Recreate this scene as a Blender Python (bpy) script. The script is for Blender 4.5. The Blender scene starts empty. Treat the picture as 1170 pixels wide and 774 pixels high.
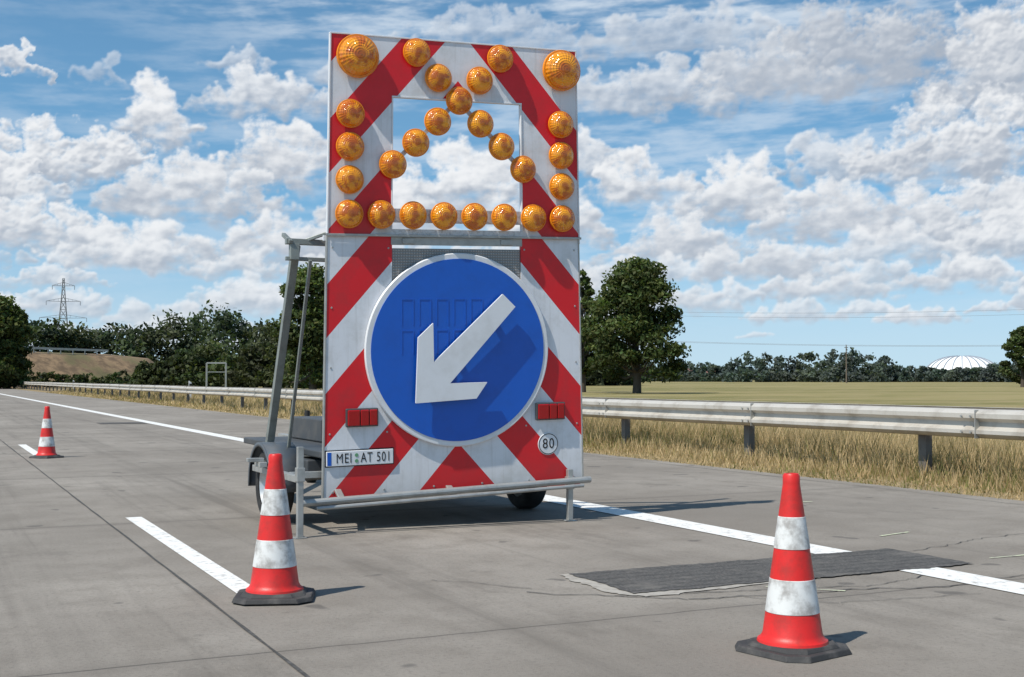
import bpy, bmesh, math, random
import numpy as np
from mathutils import Vector, Matrix, Euler
random.seed(7); rng=np.random.default_rng(11)
S=bpy.context.scene; COL=S.collection
rad=math.radians
BEAR=25.74; H=1.15

# ------------------------------------------------------------ helpers
def link(o,parent=None):
    COL.objects.link(o)
    if parent: o.parent=parent
    return o
def empty(name,loc=(0,0,0),rot=(0,0,0)):
    e=bpy.data.objects.new(name,None); e.location=loc; e.rotation_euler=rot; e.empty_display_size=.2
    COL.objects.link(e); return e
def mesh_obj(name,verts,faces,mats=None,parent=None,smooth=False,fm=None):
    me=bpy.data.meshes.new(name); me.from_pydata([tuple(v) for v in verts],[],[tuple(f) for f in faces])
    if mats:
        for m in (mats if isinstance(mats,(list,tuple)) else [mats]): me.materials.append(m)
    if fm: me.polygons.foreach_set('material_index',fm)
    if smooth: me.polygons.foreach_set('use_smooth',[True]*len(me.polygons))
    me.update()
    return link(bpy.data.objects.new(name,me),parent)
def fix_normals(o):
    bm=bmesh.new(); bm.from_mesh(o.data); bmesh.ops.recalc_face_normals(bm,faces=bm.faces); bm.to_mesh(o.data); bm.free()
def bevel(o,w,seg=2,ang=40):
    m=o.modifiers.new('bevel','BEVEL'); m.width=w; m.segments=seg; m.limit_method='ANGLE'; m.angle_limit=rad(ang)
def smooth_by_angle(o,ang=35):
    o.data.polygons.foreach_set('use_smooth',[True]*len(o.data.polygons))
    try: o.data.set_sharp_from_angle(angle=rad(ang))
    except Exception: pass
class MB:
    """mesh builder"""
    def __init__(s): s.v=[];s.f=[];s.m=[]
    def add(s,v,f,m=0):
        b=len(s.v); s.v+= [tuple(p) for p in v]; s.f+=[tuple(i+b for i in q) for q in f]; s.m+=[m]*len(f)
    def box(s,x0,x1,y0,y1,z0,z1,m=0):
        s.add([(x0,y0,z0),(x1,y0,z0),(x1,y1,z0),(x0,y1,z0),(x0,y0,z1),(x1,y0,z1),(x1,y1,z1),(x0,y1,z1)],
              [(0,3,2,1),(4,5,6,7),(0,1,5,4),(1,2,6,5),(2,3,7,6),(3,0,4,7)],m)
    def beam(s,a,b,w,h=None,m=0,up=(0,0,1)):
        h=h or w; a=Vector(a);b=Vector(b);d=(b-a).normalized(); u=Vector(up)
        if abs(d.dot(u))>.97: u=Vector((0,1,0))
        r=d.cross(u).normalized()*w/2; t=r.cross(d).normalized()*h/2
        s.add([a-r-t,a+r-t,a+r+t,a-r+t,b-r-t,b+r-t,b+r+t,b-r+t],
              [(0,3,2,1),(4,5,6,7),(0,1,5,4),(1,2,6,5),(2,3,7,6),(3,0,4,7)],m)
    def tube(s,a,b,r0,r1=None,n=10,m=0,cap=True):
        r1=r0 if r1 is None else r1
        a=Vector(a);b=Vector(b);d=(b-a).normalized();u=Vector((0,0,1)) if abs(d.z)<.9 else Vector((1,0,0))
        r=d.cross(u).normalized();t=r.cross(d)
        vs=[]
        for c,R in ((a,r0),(b,r1)):
            for i in range(n):
                an=2*math.pi*i/n; vs.append(c+r*math.cos(an)*R+t*math.sin(an)*R)
        fs=[(i,(i+1)%n,n+(i+1)%n,n+i) for i in range(n)]
        if cap: fs+= [tuple(reversed(range(n))),tuple(range(n,2*n))]
        s.add(vs,fs,m)
    def prism(s,poly,y0,y1,m=0,mside=None):
        n=len(poly)
        vs=[(x,y0,z) for x,z in poly]+[(x,y1,z) for x,z in poly]
        s.add(vs,[tuple(range(n)),tuple(reversed(range(n,2*n)))],m)
        s.add(vs,[(i,n+i,n+(i+1)%n,(i+1)%n) for i in range(n)],m if mside is None else mside)
    def lathe(s,prof,n=32,c=(0,0,0),axis='Z',mats=None):
        vs=[]
        for r,z in prof:
            for i in range(n):
                a=2*math.pi*i/n
                if axis=='Z': vs.append((c[0]+r*math.cos(a),c[1]+r*math.sin(a),c[2]+z))
                elif axis=='Y': vs.append((c[0]+r*math.cos(a),c[1]+z,c[2]+r*math.sin(a)))
                else: vs.append((c[0]+z,c[1]+r*math.cos(a),c[2]+r*math.sin(a)))
        b=len(s.v); s.v+=vs
        for j in range(len(prof)-1):
            for i in range(n):
                s.f.append((b+j*n+i,b+j*n+(i+1)%n,b+(j+1)*n+(i+1)%n,b+(j+1)*n+i)); s.m.append(mats[j] if mats else 0)
    def obj(s,name,mats,parent=None,smooth=None,bev=None,fix=True):
        o=mesh_obj(name,s.v,s.f,mats,parent,fm=s.m)
        if fix: fix_normals(o)
        if smooth: smooth_by_angle(o,smooth)
        if bev: bevel(o,bev)
        return o

# ------------------------------------------------------------ node helpers
def newmat(name):
    m=bpy.data.materials.new(name); m.use_nodes=True; nt=m.node_tree
    return m,nt,nt.nodes['Principled BSDF']
class N:
    def __init__(s,nt): s.nt=nt
    def n(s,t,**k):
        x=s.nt.nodes.new(t)
        for a,b in k.items(): setattr(x,a,b)
        return x
    def l(s,a,b): s.nt.links.new(a,b)
    def put(s,sock,v):
        if isinstance(v,bpy.types.NodeSocket): s.l(v,sock)
        elif v is not None: sock.default_value=v
    def math(s,op,a,b=None,c=None,clamp=False):
        x=s.n('ShaderNodeMath',operation=op,use_clamp=clamp)
        for i,v in enumerate((a,b,c)): s.put(x.inputs[i],v)
        return x.outputs[0]
    def vmath(s,op,a,b=None):
        x=s.n('ShaderNodeVectorMath',operation=op)
        s.put(x.inputs[0],a); s.put(x.inputs[1],b); return x.outputs[0]
    def comb(s,x,y,z):
        c=s.n('ShaderNodeCombineXYZ')
        for i,v in enumerate((x,y,z)): s.put(c.inputs[i],v)
        return c.outputs[0]
    def sep(s,v):
        c=s.n('ShaderNodeSeparateXYZ'); s.l(v,c.inputs[0]); return c.outputs
    def mix(s,f,a,b,mode='MIX'):
        x=s.n('ShaderNodeMix',data_type='RGBA',blend_type=mode)
        s.put(x.inputs[0],f)
        for i,v in ((6,a),(7,b)):
            if isinstance(v,tuple) and len(v)==3: v=v+(1,)
            s.put(x.inputs[i],v)
        return x.outputs[2]
    def noise(s,vec,scale,detail=4,rough=.5,col=False,dist=0):
        x=s.n('ShaderNodeTexNoise'); s.put(x.inputs['Vector'],vec)
        x.inputs['Scale'].default_value=scale;x.inputs['Detail'].default_value=detail;x.inputs['Roughness'].default_value=rough
        x.inputs['Distortion'].default_value=dist
        return x.outputs[1 if col else 0]
    def smooth(s,v,a,b,lo=0.,hi=1.):
        x=s.n('ShaderNodeMapRange',interpolation_type='SMOOTHSTEP'); s.put(x.inputs[0],v)
        x.inputs[1].default_value=a;x.inputs[2].default_value=b;x.inputs[3].default_value=lo;x.inputs[4].default_value=hi
        return x.outputs[0]
    def bump(s,h,strength=.3,dist=.01):
        x=s.n('ShaderNodeBump'); x.inputs['Strength'].default_value=strength;x.inputs['Distance'].default_value=dist
        s.l(h,x.inputs['Height']); return x.outputs[0]
    def obj(s): return s.n('ShaderNodeTexCoord').outputs['Object']
    def pos(s): return s.n('ShaderNodeNewGeometry').outputs['Position']

def simple(name,col,rough=.5,metal=0,dirt=.25,dscale=6,bumpz=0,dirtcol=None,spec=None):
    m,nt,p=newmat(name); g=N(nt)
    if dirt>0:
        v=g.obj(); a=g.noise(v,dscale,4,.65)
        f=g.smooth(a,.42,.72,0,dirt)
        dc=dirtcol or tuple(c*.35+.02 for c in col)
        g.l(g.mix(f,col,dc),p.inputs['Base Color'])
        if bumpz: g.l(g.bump(g.noise(v,dscale*12,3,.6),bumpz,.004),p.inputs['Normal'])
    else: p.inputs['Base Color'].default_value=tuple(col)+(1,)
    p.inputs['Roughness'].default_value=rough;p.inputs['Metallic'].default_value=metal
    if spec is not None: p.inputs['Specular IOR Level'].default_value=spec
    return m

M={}
M['galv']=simple('galvanised_steel',(.42,.42,.40),.45,.5,.4,9)
M['strut']=simple('grey_green_steel',(.25,.27,.25),.45,.3,.45,9)
M['rail']=simple('weathered_guardrail_steel',(.52,.49,.44),.55,.2,.5,3,0,(.25,.21,.165))
M['post']=simple('guardrail_post_steel',(.16,.15,.14),.6,.3,.4,5,0,(.10,.07,.05))
M['black']=simple('tyre_rubber',(.018,.018,.018),.8,0,.4,12,.3,(.07,.065,.06))
M['dark']=simple('dark_painted_steel',(.05,.055,.06),.5,0,.4,7,0,(.12,.11,.1))
M['fender']=simple('fender_plastic',(.07,.085,.10),.45,0,.4,7,0,(.14,.13,.12))
M['white']=simple('white_sheeting',(.70,.71,.73),.45,0,.3,4,0,(.43,.42,.39))
M['blue']=simple('blue_sheeting',(.004,.10,.50),.36,0,.22,5,0,(.01,.06,.27))
M['rim']=simple('wheel_rim',(.55,.55,.55),.35,.6,.3,9)
M['redlens']=simple('red_tail_lens',(.36,.006,.008),.15,0,.1,12)
M['textblack']=simple('plate_black',(.01,.01,.01),.5,0,0)
M['greenstk']=simple('sticker_green',(.12,.3,.16),.5,0,0)
M['rubber']=simple('cone_base_rubber',(.035,.034,.034),.75,0,.5,9,.5,(.13,.12,.11))
M['conered']=simple('cone_red_plastic',(.64,.018,.014),.45,0,.6,9,.15,(.24,.03,.02))
M['conewhite']=simple('cone_white_sheeting',(.68,.68,.66),.5,0,.85,11,.1,(.27,.25,.23))
M['bark']=simple('bark',(.07,.055,.04),.9,0,.5,3,.6)
M['wood']=simple('pole_wood',(.14,.11,.08),.85,0,.3,3)
M['wall']=simple('house_plaster',(.50,.48,.43),.85,0,.3,1)
M['roof']=simple('clay_roof',(.22,.11,.085),.8,0,.4,2)
M['glass']=simple('window_glass',(.03,.04,.05),.1,0,0)
M['hall']=simple('hall_membrane',(.80,.80,.78),.5,0,.1,.1)
M['hallrib']=simple('hall_rib',(.30,.33,.38),.5,0,0)
M['pylon']=simple('pylon_steel',(.20,.21,.22),.6,.2,0)

def stripes():
    m,nt,p=newmat('red_white_chevron_sheeting'); g=N(nt); v=g.obj(); x,y,z=g.sep(v)
    s=g.math('ADD',z,g.math('MULTIPLY',g.math('ABSOLUTE',x),1.13))
    fr=g.math('FRACT',g.math('DIVIDE',g.math('ADD',s,.002),.80))
    red=g.math('LESS_THAN',fr,.49)
    d=g.noise(v,4,6,.7); df=g.smooth(d,.42,.72,0,.5)
    st=g.noise(g.vmath('MULTIPLY',v,(30,1,1.5)),1,3,.6); sf=g.smooth(st,.50,.78,0,.34)
    low=g.smooth(g.math('ADD',z,g.math('MULTIPLY',d,.4)),.55,.15,0,.4)
    f=g.math('ADD',df,low,clamp=True)
    w=g.mix(f,(.71,.72,.75),(.44,.43,.40)); w=g.mix(sf,w,(.40,.39,.37))
    r=g.mix(f,(.66,.008,.016),(.38,.03,.03))
    g.l(g.mix(red,w,r),p.inputs['Base Color'])
    g.put(p.inputs['Roughness'],g.smooth(d,.3,.7,.32,.55))
    g.l(g.bump(g.noise(v,2.2,2,.4),.15,.012),p.inputs['Normal'])
    return m
M['stripe']=stripes()
def amber():
    m,nt,p=newmat('amber_lens'); g=N(nt); v=g.obj(); x,y,z=g.sep(v)
    r=g.math('SQRT',g.math('ADD',g.math('MULTIPLY',x,x),g.math('MULTIPLY',z,z)))
    ring=g.math('SINE',g.math('MULTIPLY',r,46))
    seg=g.math('SINE',g.math('MULTIPLY',g.math('ARCTAN2',x,z),28))
    oi=g.n('ShaderNodeObjectInfo').outputs['Random']
    nz=g.noise(g.vmath('ADD',v,g.comb(g.math('MULTIPLY',oi,50),0,0)),1.5,3,.6)
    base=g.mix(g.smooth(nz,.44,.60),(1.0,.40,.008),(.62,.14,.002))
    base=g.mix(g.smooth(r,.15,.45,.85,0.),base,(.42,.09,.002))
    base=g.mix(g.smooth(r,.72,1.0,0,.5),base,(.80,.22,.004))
    g.l(base,p.inputs['Base Color'])
    p.inputs['Roughness'].default_value=.12
    p.inputs['Coat Weight'].default_value=1.; p.inputs['Coat Roughness'].default_value=.03
    hh=g.math('ADD',g.math('MULTIPLY',ring,.6),g.math('MULTIPLY',seg,.3))
    g.l(g.bump(hh,.3,.05),p.inputs['Normal'])
    t=g.n('ShaderNodeBsdfTranslucent'); g.l(base,t.inputs[0])
    ms=g.n('ShaderNodeMixShader'); ms.inputs[0].default_value=.2
    g.l(p.outputs[0],ms.inputs[1]); g.l(t.outputs[0],ms.inputs[2]); g.l(ms.outputs[0],nt.nodes['Material Output'].inputs[0])
    return m
M['amber']=amber()
def checker():
    m,nt,p=newmat('tread_plate'); g=N(nt); v=g.obj()
    x,y,z=g.sep(v)
    a=g.math('SINE',g.math('MULTIPLY',g.math('ADD',x,z),150)); c=g.math('SINE',g.math('MULTIPLY',g.math('SUBTRACT',x,z),150))
    pr=g.math('MULTIPLY',a,c)
    g.l(g.mix(g.smooth(pr,.1,.7),(.24,.23,.22),(.40,.38,.36)),p.inputs['Base Color'])
    p.inputs['Metallic'].default_value=.3;p.inputs['Roughness'].default_value=.45
    g.l(g.bump(pr,.4,.004),p.inputs['Normal'])
    return m
M['tread']=checker()

# ------------------------------------------------------------ camera
cam=bpy.data.cameras.new('camera'); co=link(bpy.data.objects.new('camera',cam)); S.camera=co
co.location=(0,0,H); co.rotation_euler=(rad(90+1.88),0,rad(-BEAR))
cam.sensor_width=36; cam.lens=1400/1170*36; cam.clip_end=9000; cam.clip_start=.05

# ------------------------------------------------------------ sun
sdir=Vector((-2.56,-.82,3.72)).normalized()   # towards the sun
sun=bpy.data.lights.new('sun','SUN'); sun.energy=5.0; sun.angle=rad(.5); sun.color=(1,.945,.86)
so=link(bpy.data.objects.new('sun',sun)); so.rotation_euler=sdir.to_track_quat('Z','Y').to_euler(); so.location=(0,0,30)
sel=math.asin(sdir.z); saz=math.atan2(sdir.x,sdir.y)

# ------------------------------------------------------------ sky
W=bpy.data.worlds.new('World'); S.world=W; W.use_nodes=True; nt=W.node_tree; nt.nodes.clear(); g=N(nt)
out=g.n('ShaderNodeOutputWorld'); bg=g.n('ShaderNodeBackground'); g.l(bg.outputs[0],out.inputs[0]); bg.inputs[1].default_value=.10
d=g.n('ShaderNodeTexCoord').outputs['Generated']; x,y,z=g.sep(d)
zc=g.math('MAXIMUM',z,0.0)
sky=g.n('ShaderNodeTexSky',sky_type='NISHITA'); sky.sun_disc=False; sky.sun_elevation=sel; sky.sun_rotation=saz
sky.air_density=1.0; sky.dust_density=.5; sky.ozone_density=1.4
g.l(g.comb(x,y,g.math('ADD',g.math('MULTIPLY',zc,1.05),.10)),sky.inputs[0])
c=g.mix(1.,sky.outputs[0],(.98,1.42,1.46),'MULTIPLY')
c=g.mix(g.smooth(zc,0.0,.15,.70,0.),c,(6.0,7.1,8.1))
g.l(c,bg.inputs[0])

_pr=np.random.default_rng(5); _perm=_pr.permutation(512); _ga=_pr.random(512)*2*np.pi
def pnoise(x,y):
    xi=np.floor(x).astype(int); yi=np.floor(y).astype(int); xf=x-xi; yf=y-yi
    def gr(ix,iy,dx,dy):
        h=_ga[_perm[(_perm[ix%512]+iy)%512]]; return np.cos(h)*dx+np.sin(h)*dy
    u=xf**3*(xf*(xf*6-15)+10); v=yf**3*(yf*(yf*6-15)+10)
    a=gr(xi,yi,xf,yf);b_=gr(xi+1,yi,xf-1,yf);c_=gr(xi,yi+1,xf,yf-1);d_=gr(xi+1,yi+1,xf-1,yf-1)
    return (a+(b_-a)*u)+((c_+(d_-c_)*u)-(a+(b_-a)*u))*v
def fbm(x,y,o=5,r=.5):
    s=0;a=1
    for i in range(o): s=s+a*pnoise(x*2**i+17.3*i,y*2**i-9.1*i); a*=r
    return s
def sstep(a,b,x):
    t=np.clip((x-a)/(b-a),0,1); return t*t*(3-2*t)
def blur(K,n):
    for _ in range(n):
        P=np.pad(K,1,mode='edge'); K=(P[1:-1,:-2]+2*P[1:-1,1:-1]+P[1:-1,2:])/4
        P=np.pad(K,1,mode='edge'); K=(P[:-2,1:-1]+2*P[1:-1,1:-1]+P[2:,1:-1])/4
    return K
def clouds():
    fa=np.arange(1.5,50.5,.046); A=np.concatenate([np.arange(-50,1.4,.35),fa,np.arange(50.7,101,.35)])
    E=np.concatenate([np.arange(0,17.8,.046),np.arange(18,27,.3)])
    AA,EE=np.meshgrid(A,E)
    sc=np.clip(EE/9,.22,1.05)
    w1=fbm(AA*.7,EE*.9,3)*1.0+fbm(AA*2.4,EE*2.8,5,.52)*.27
    w2=fbm(AA*.7+40,EE*.9+7,3)*.65+fbm(AA*2.4+11,EE*2.8+3,5,.52)*.27
    X=AA+w1*sc; Y=EE+w2*sc
    fine=fbm(AA*4,EE*5.2,5,.58); mid=fbm(AA*.9+3,EE*1.8,4,.55); lowf=fbm(AA*.5,EE*1.1,4,.55)
    rgb=np.zeros(AA.shape+(3,)); al=np.zeros(AA.shape)
    vf=fbm(AA*.16+EE*.10,EE*.9-AA*.05,6,.6)
    va=sstep(-.35,.65,vf)*.72*sstep(1,8,EE)*(.7+.4*sstep(14.5,17,EE))*(.55+.45*sstep(8,22,AA))
    va*=1-.8*np.exp(-((AA-5)/6)**2-((EE-15)/1.8)**2)
    al=np.clip(va,0,.85); rgb[:]=(.72,.80,.885)
    r=np.random.default_rng(21)
    L=[(3.5,13.2,2.4,1.2,.9,.0),(6.9,13.1,2.0,1.2,.45,.1),(9.2,10.5,3.4,3.0,1,.0),(5.5,8.6,8.5,2.9,1,.15),(2.5,7.6,6,2.6,1,.15),(14.3,12.2,5.0,2.4,.9,.15),(13.2,14.0,2.2,1.4,.6,.0),
       (14.8,9.0,6.5,3.2,1,.25),(11.3,7.4,7.5,3.0,1,.3),(4.0,5.6,8,2.6,1,.25),(9.0,5.2,7,2.4,1,.2),(15,5.2,7.5,2.8,1,.35),(23.5,7.7,9,3.2,1,.05),(19.5,6.6,7,3,1,.2),(27.5,6.2,6,2.6,1,.2),
       (20,13.6,6,2.4,.7,.2),(24.5,15.2,8,2.2,.5,.2),(29,9.6,3.6,2.0,.9,.2),(40.5,9.0,6,2.2,.8,.3),
       (31.8,8.2,6.0,3.0,1,.10),(36.2,7.2,7.5,3.0,1,.2),(32.0,12.3,9,2.5,.8,.45),(37.5,12.6,8.5,2.9,.9,.65),(42.5,13.0,11,4.4,.97,.85),(48,11.6,7,4.4,.97,.55),(34,15.0,10,2.2,.6,.4),
       (45.8,8.6,9,4.2,1,.3),(41.3,6.2,8.5,3.2,1,.35),(47.0,5.6,7,3.1,1,.4),(33.8,5.4,8,2.6,1,.35),(37.6,4.5,6.5,2.0,.97,.45),(30.0,4.2,5.5,2.0,.95,.35),
       (46.2,4.25,3.2,1.5,1,.0),(43.9,2.55,2.9,.75,.95,.0),(33.6,3.1,6,1.4,.9,.4),(40.0,3.6,6.5,1.3,.9,.45),(49,3.0,2.6,.8,.9,.1),(36.8,1.9,1.8,.35,.7,0)]
    for e0 in (1.2,1.9,2.7,3.7,4.9):
        a=-48
        while a<100:
            w=(1.4+.9*e0)*(.5+r.random())
            if not(33<a<50 and e0<2.6) and r.random()<.85: L.append((a,e0+r.uniform(-.4,.4),w,w*.28,.85,r.uniform(0,.4)))
            a+=w*.8
    for e0 in (6.8,9,11.4,14.2,17.5,21):
        for rg in ((-48,0),(51,100)):
            a=rg[0]
            while a<rg[1]:
                w=(2+.45*e0)*(.6+.7*r.random()); L.append((a,e0+r.uniform(-.7,.7),w,w*.35,.95,r.uniform(0,.5))); a+=w*1.05
    L.sort(key=lambda q:-q[1])
    for (a0,e0,w,h,op,dark) in L:
        m=1.6
        i0,i1=np.searchsorted(A,(a0-w*.8-m,a0+w*.8+m)); j0,j1=np.searchsorted(E,(e0-h*.6-m,e0+h*1.5+m))
        if i1-i0<3 or j1-j0<3: continue
        x=X[j0:j1,i0:i1];y=Y[j0:j1,i0:i1]; Hc=np.full(x.shape,0.)
        lobes=[(r.uniform(-.38,.38),r.uniform(.5,1)) for _ in range(3+int(w/2))]
        npf=int(14+10*w/h)
        for k in range(npf):
            u=np.clip(r.normal()*.24,-.5,.5); env=(max(0,1-(2*u)**2))**.5
            lb=max([q[1]*math.exp(-((u-q[0])/.13)**2) for q in lobes]); env*=(.45+.65*lb)
            t=r.random()**.7; rr=h*(.15+.20*r.random())*(1.15-.45*t); cx=a0+u*w; cy=e0+env*h*t*.88
            d2=((x-cx)**2*.75+(y-cy)**2)/(rr*rr)
            q=np.maximum(1-d2,0); Hc=np.maximum(Hc,rr*q**.75)
        body=((x-a0)/(w*.47))**2+((y-e0-h*.22)/(h*.36))**2
        Hc=np.maximum(Hc,.24*h*np.maximum(1-body,0)**.7)
        f=fine[j0:j1,i0:i1]; lf=lowf[j0:j1,i0:i1]; md=mid[j0:j1,i0:i1]
        fr=AA[0,i0]>1.4 and AA[0,i1-1]<50.5
        base=sstep(-.25,.24,(y-e0)/h+.16*lf*2)
        Ha=blur(Hc,2) if fr else Hc
        a_=sstep(.0,.22*h,Ha+f*.06*h-.012*h)*base*sstep(0,.06*h,Ha)
        nb=int(np.clip(h*3.4,1,14)) if fr else 1
        K=blur(Hc,nb)
        gy=np.gradient(K,axis=0)/np.gradient(EE[j0:j1,i0:i1],axis=0); gx=np.gradient(K,axis=1)/np.gradient(AA[j0:j1,i0:i1],axis=1)
        nl=np.sqrt(gx*gx+gy*gy+.6); lam=np.clip((gx*.45-gy*.80)/nl*.5+.5,0,1)
        t=np.clip((y-e0)/h,-.2,1.2)
        br=.56*lam+.50*sstep(-.15,.80,t+.20*lf)+.30*md+.05*f-.05
        br=br*(1-.60*dark)
        thin=1-blur(a_,2); br=np.clip(br+.35*thin*(1-dark),0,1)
        sh=np.array([.40,.455,.54]);wh=np.array([.89,.905,.925])
        col=sh+(wh-sh)*sstep(.06,.92,br)[...,None]
        hz=(np.exp(-EE[j0:j1,i0:i1]/3.6)*.66)[...,None]; col=col*(1-hz)+np.array([.64,.735,.83])*hz
        a_=(a_*op)[...,None]
        old=al[j0:j1,i0:i1][...,None]; na=a_+old*(1-a_)
        rgb[j0:j1,i0:i1]=(col*a_+rgb[j0:j1,i0:i1]*old*(1-a_))/np.maximum(na,1e-5)
        al[j0:j1,i0:i1]=na[...,0]
    al*=1-sstep(22,26.5,EE)
    R=4500.; ar=np.radians(AA);er=np.radians(EE)
    V=np.stack([R*np.sin(ar)*np.cos(er),R*np.cos(ar)*np.cos(er),R*np.sin(er)],-1).reshape(-1,3)
    nj,ni=AA.shape; idx=np.arange(nj*ni).reshape(nj,ni)
    F=np.stack([idx[:-1,:-1],idx[:-1,1:],idx[1:,1:],idx[1:,:-1]],-1).reshape(-1,4)
    me=bpy.data.meshes.new('sky_clouds'); me.vertices.add(len(V)); me.vertices.foreach_set('co',V.astype(np.float32).ravel())
    me.loops.add(F.size); me.loops.foreach_set('vertex_index',F.astype(np.int32).ravel())
    me.polygons.add(len(F)); me.polygons.foreach_set('loop_start',np.arange(0,F.size,4,dtype=np.int32)); me.polygons.foreach_set('loop_total',np.full(len(F),4,np.int32))
    at=me.attributes.new('cloud','FLOAT_COLOR','POINT'); q=np.concatenate([rgb,al[...,None]],-1).astype(np.float32); at.data.foreach_set('color',q.ravel())
    me.update(calc_edges=True)
    m,nt,p=newmat('cloud_vapour'); nt.nodes.remove(p); g=N(nt)
    a=g.n('ShaderNodeAttribute',attribute_name='cloud'); em=g.n('ShaderNodeEmission'); g.l(a.outputs['Color'],em.inputs[0])
    tr=g.n('ShaderNodeBsdfTransparent'); ms=g.n('ShaderNodeMixShader'); g.l(a.outputs['Alpha'],ms.inputs[0]); g.l(tr.outputs[0],ms.inputs[1]); g.l(em.outputs[0],ms.inputs[2])
    g.l(ms.outputs[0],nt.nodes['Material Output'].inputs[0])
    try: m.cycles.emission_sampling='NONE'
    except Exception: pass
    me.materials.append(m); link(bpy.data.objects.new('sky_clouds',me))
clouds()

# ------------------------------------------------------------ ground
def ground_mat():
    m,nt,p=newmat('field_and_verge'); g=N(nt); v=g.pos(); x,y,z=g.sep(v)
    n1=g.noise(g.vmath('MULTIPLY',v,(.02,.06,.02)),1,4,.6); n2=g.noise(v,.35,5,.65); n3=g.noise(v,9,4,.7)
    c=g.mix(g.smooth(n1,.38,.6),(.165,.155,.06),(.27,.23,.105))
    c=g.mix(g.smooth(n2,.42,.66,0,.7),c,(.31,.25,.135))
    dry=g.mix(g.smooth(n3,.3,.7),(.18,.135,.075),(.36,.28,.165))
    dry=g.mix(g.smooth(n2,.55,.75,0,.4),dry,(.15,.14,.05))
    f=g.smooth(g.math('ADD',x,g.math('MULTIPLY',n2,3)),18.5,24)
    g.l(g.mix(f,dry,c),p.inputs['Base Color']); p.inputs['Roughness'].default_value=.95; p.inputs['Specular IOR Level'].default_value=.1
    g.l(g.bump(n3,.6,.05),p.inputs['Normal'])
    return m
L=5000
mesh_obj('ground',[(-L,-L,0),(L,-L,0),(L,L,0),(-L,L,0)],[(0,1,2,3)],ground_mat())

def concrete():
    m,nt,p=newmat('concrete_pavement'); g=N(nt); v=g.pos(); x,y,z=g.sep(v)
    big=g.noise(v,.4,4,.6); med=g.noise(v,2.6,5,.65); fine=g.noise(v,48,4,.75); vf=g.noise(v,240,1,.5)
    c=g.mix(g.smooth(big,.3,.7),(.215,.192,.165),(.325,.295,.257))
    c=g.mix(g.smooth(med,.42,.72,0,.65),c,(.19,.168,.142))
    c=g.mix(g.smooth(fine,.48,.72,0,.6),c,(.13,.115,.098))
    c=g.mix(g.smooth(vf,.58,.78,0,.45),c,(.46,.43,.39))
    def track(x0,w,a):
        q=g.math('DIVIDE',g.math('SUBTRACT',x,x0),w)
        return g.math('MULTIPLY',g.math('EXPONENT',g.math('MULTIPLY',g.math('MULTIPLY',q,q),-1)),a)
    streak=g.noise(g.vmath('MULTIPLY',v,(5,.12,1)),1,4,.65)
    t=g.math('ADD',track(2.6,.38,.42),track(4.3,.38,.42)); t=g.math('ADD',t,track(.35,.45,.42)); t=g.math('ADD',t,track(5.0,.12,.2))
    t=g.math('MULTIPLY',t,g.smooth(streak,.3,.65))
    t=g.math('ADD',t,g.smooth(streak,.54,.72,0,.32))
    c=g.mix(t,c,(.13,.116,.10))
    wob=g.math('MULTIPLY',g.math('SUBTRACT',g.noise(v,6,2,.6),.5),.03)
    fy=g.math('ABSOLUTE',g.math('SUBTRACT',g.math('FRACT',g.math('DIVIDE',g.math('ADD',g.math('ADD',y,wob),-.1),5.)),.5))
    j=g.smooth(fy,.4975,.4990)
    jh=g.smooth(g.math('ADD',fy,g.math('MULTIPLY',med,.02)),.475,.51,0,.32)
    c=g.mix(jh,c,(.15,.133,.115)); 
    c=g.mix(g.math('MULTIPLY',j,.75),c,(.06,.055,.05))
    sl=g.n('ShaderNodeTexWhiteNoise',noise_dimensions='2D'); 
    g.l(g.comb(g.math('FLOOR',g.math('DIVIDE',g.math('ADD',x,2.4),3.75)),g.math('FLOOR',g.math('DIVIDE',g.math('ADD',y,2.4),5.)),0),sl.inputs['Vector'])
    c=g.mix(g.math('MULTIPLY',sl.outputs[0],.32),c,(.17,.15,.128))
    st=g.smooth(g.noise(g.vmath('MULTIPLY',v,(1,.5,1)),1.3,5,.7),.55,.70,0,.48)
    c=g.mix(st,c,(.135,.12,.103))
    sp=g.smooth(g.noise(v,3.1,2,.4),.69,.73,0,.6)
    c=g.mix(sp,c,(.08,.075,.07))
    g.l(c,p.inputs['Base Color']); p.inputs['Roughness'].default_value=.9; p.inputs['Specular IOR Level'].default_value=.25
    g.l(g.bump(g.math('ADD',fine,g.math('MULTIPLY',vf,.5)),.5,.008),p.inputs['Normal'])
    return m
road=mesh_obj('concrete_road',[(-8,-30,.004),(9.33,-30,.004),(9.33,900,.004),(-8,900,.004)],[(0,1,2,3)],concrete())

def paint_mat(name,col,thr=.62):
    m,nt,p=newmat(name); g=N(nt); v=g.pos()
    a=g.noise(v,14,6,.75); b=g.noise(v,90,3,.7)
    f=g.math('ADD',g.smooth(a,thr-.06,thr+.1,0,.8),g.smooth(b,.55,.75,0,.35),clamp=True)
    g.l(g.mix(f,col,(.26,.245,.22)),p.inputs['Base Color']); p.inputs['Roughness'].default_value=.7
    g.l(g.bump(b,.3,.004),p.inputs['Normal'])
    return m
pm=paint_mat('road_paint',(.74,.73,.70),.57)
b=MB()
def sheet(x0,x1,y0,y1,z,m=0):
    b.add([(x0,y0,z),(x1,y0,z),(x1,y1,z),(x0,y1,z)],[(0,1,2,3)],m)
sheet(5.27,5.56,-30,900,.009)
y=6.45-12.4*2
while y<500:
    if y+4>-20: sheet(1.53,1.66,y,y+4.05,.009)
    y+=12.4
b.obj('lane_markings',[pm],fix=False)
js=simple('joint_sealant',(.05,.047,.043),.8,0,.5,20,0,(.16,.15,.14))
b=MB()
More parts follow.
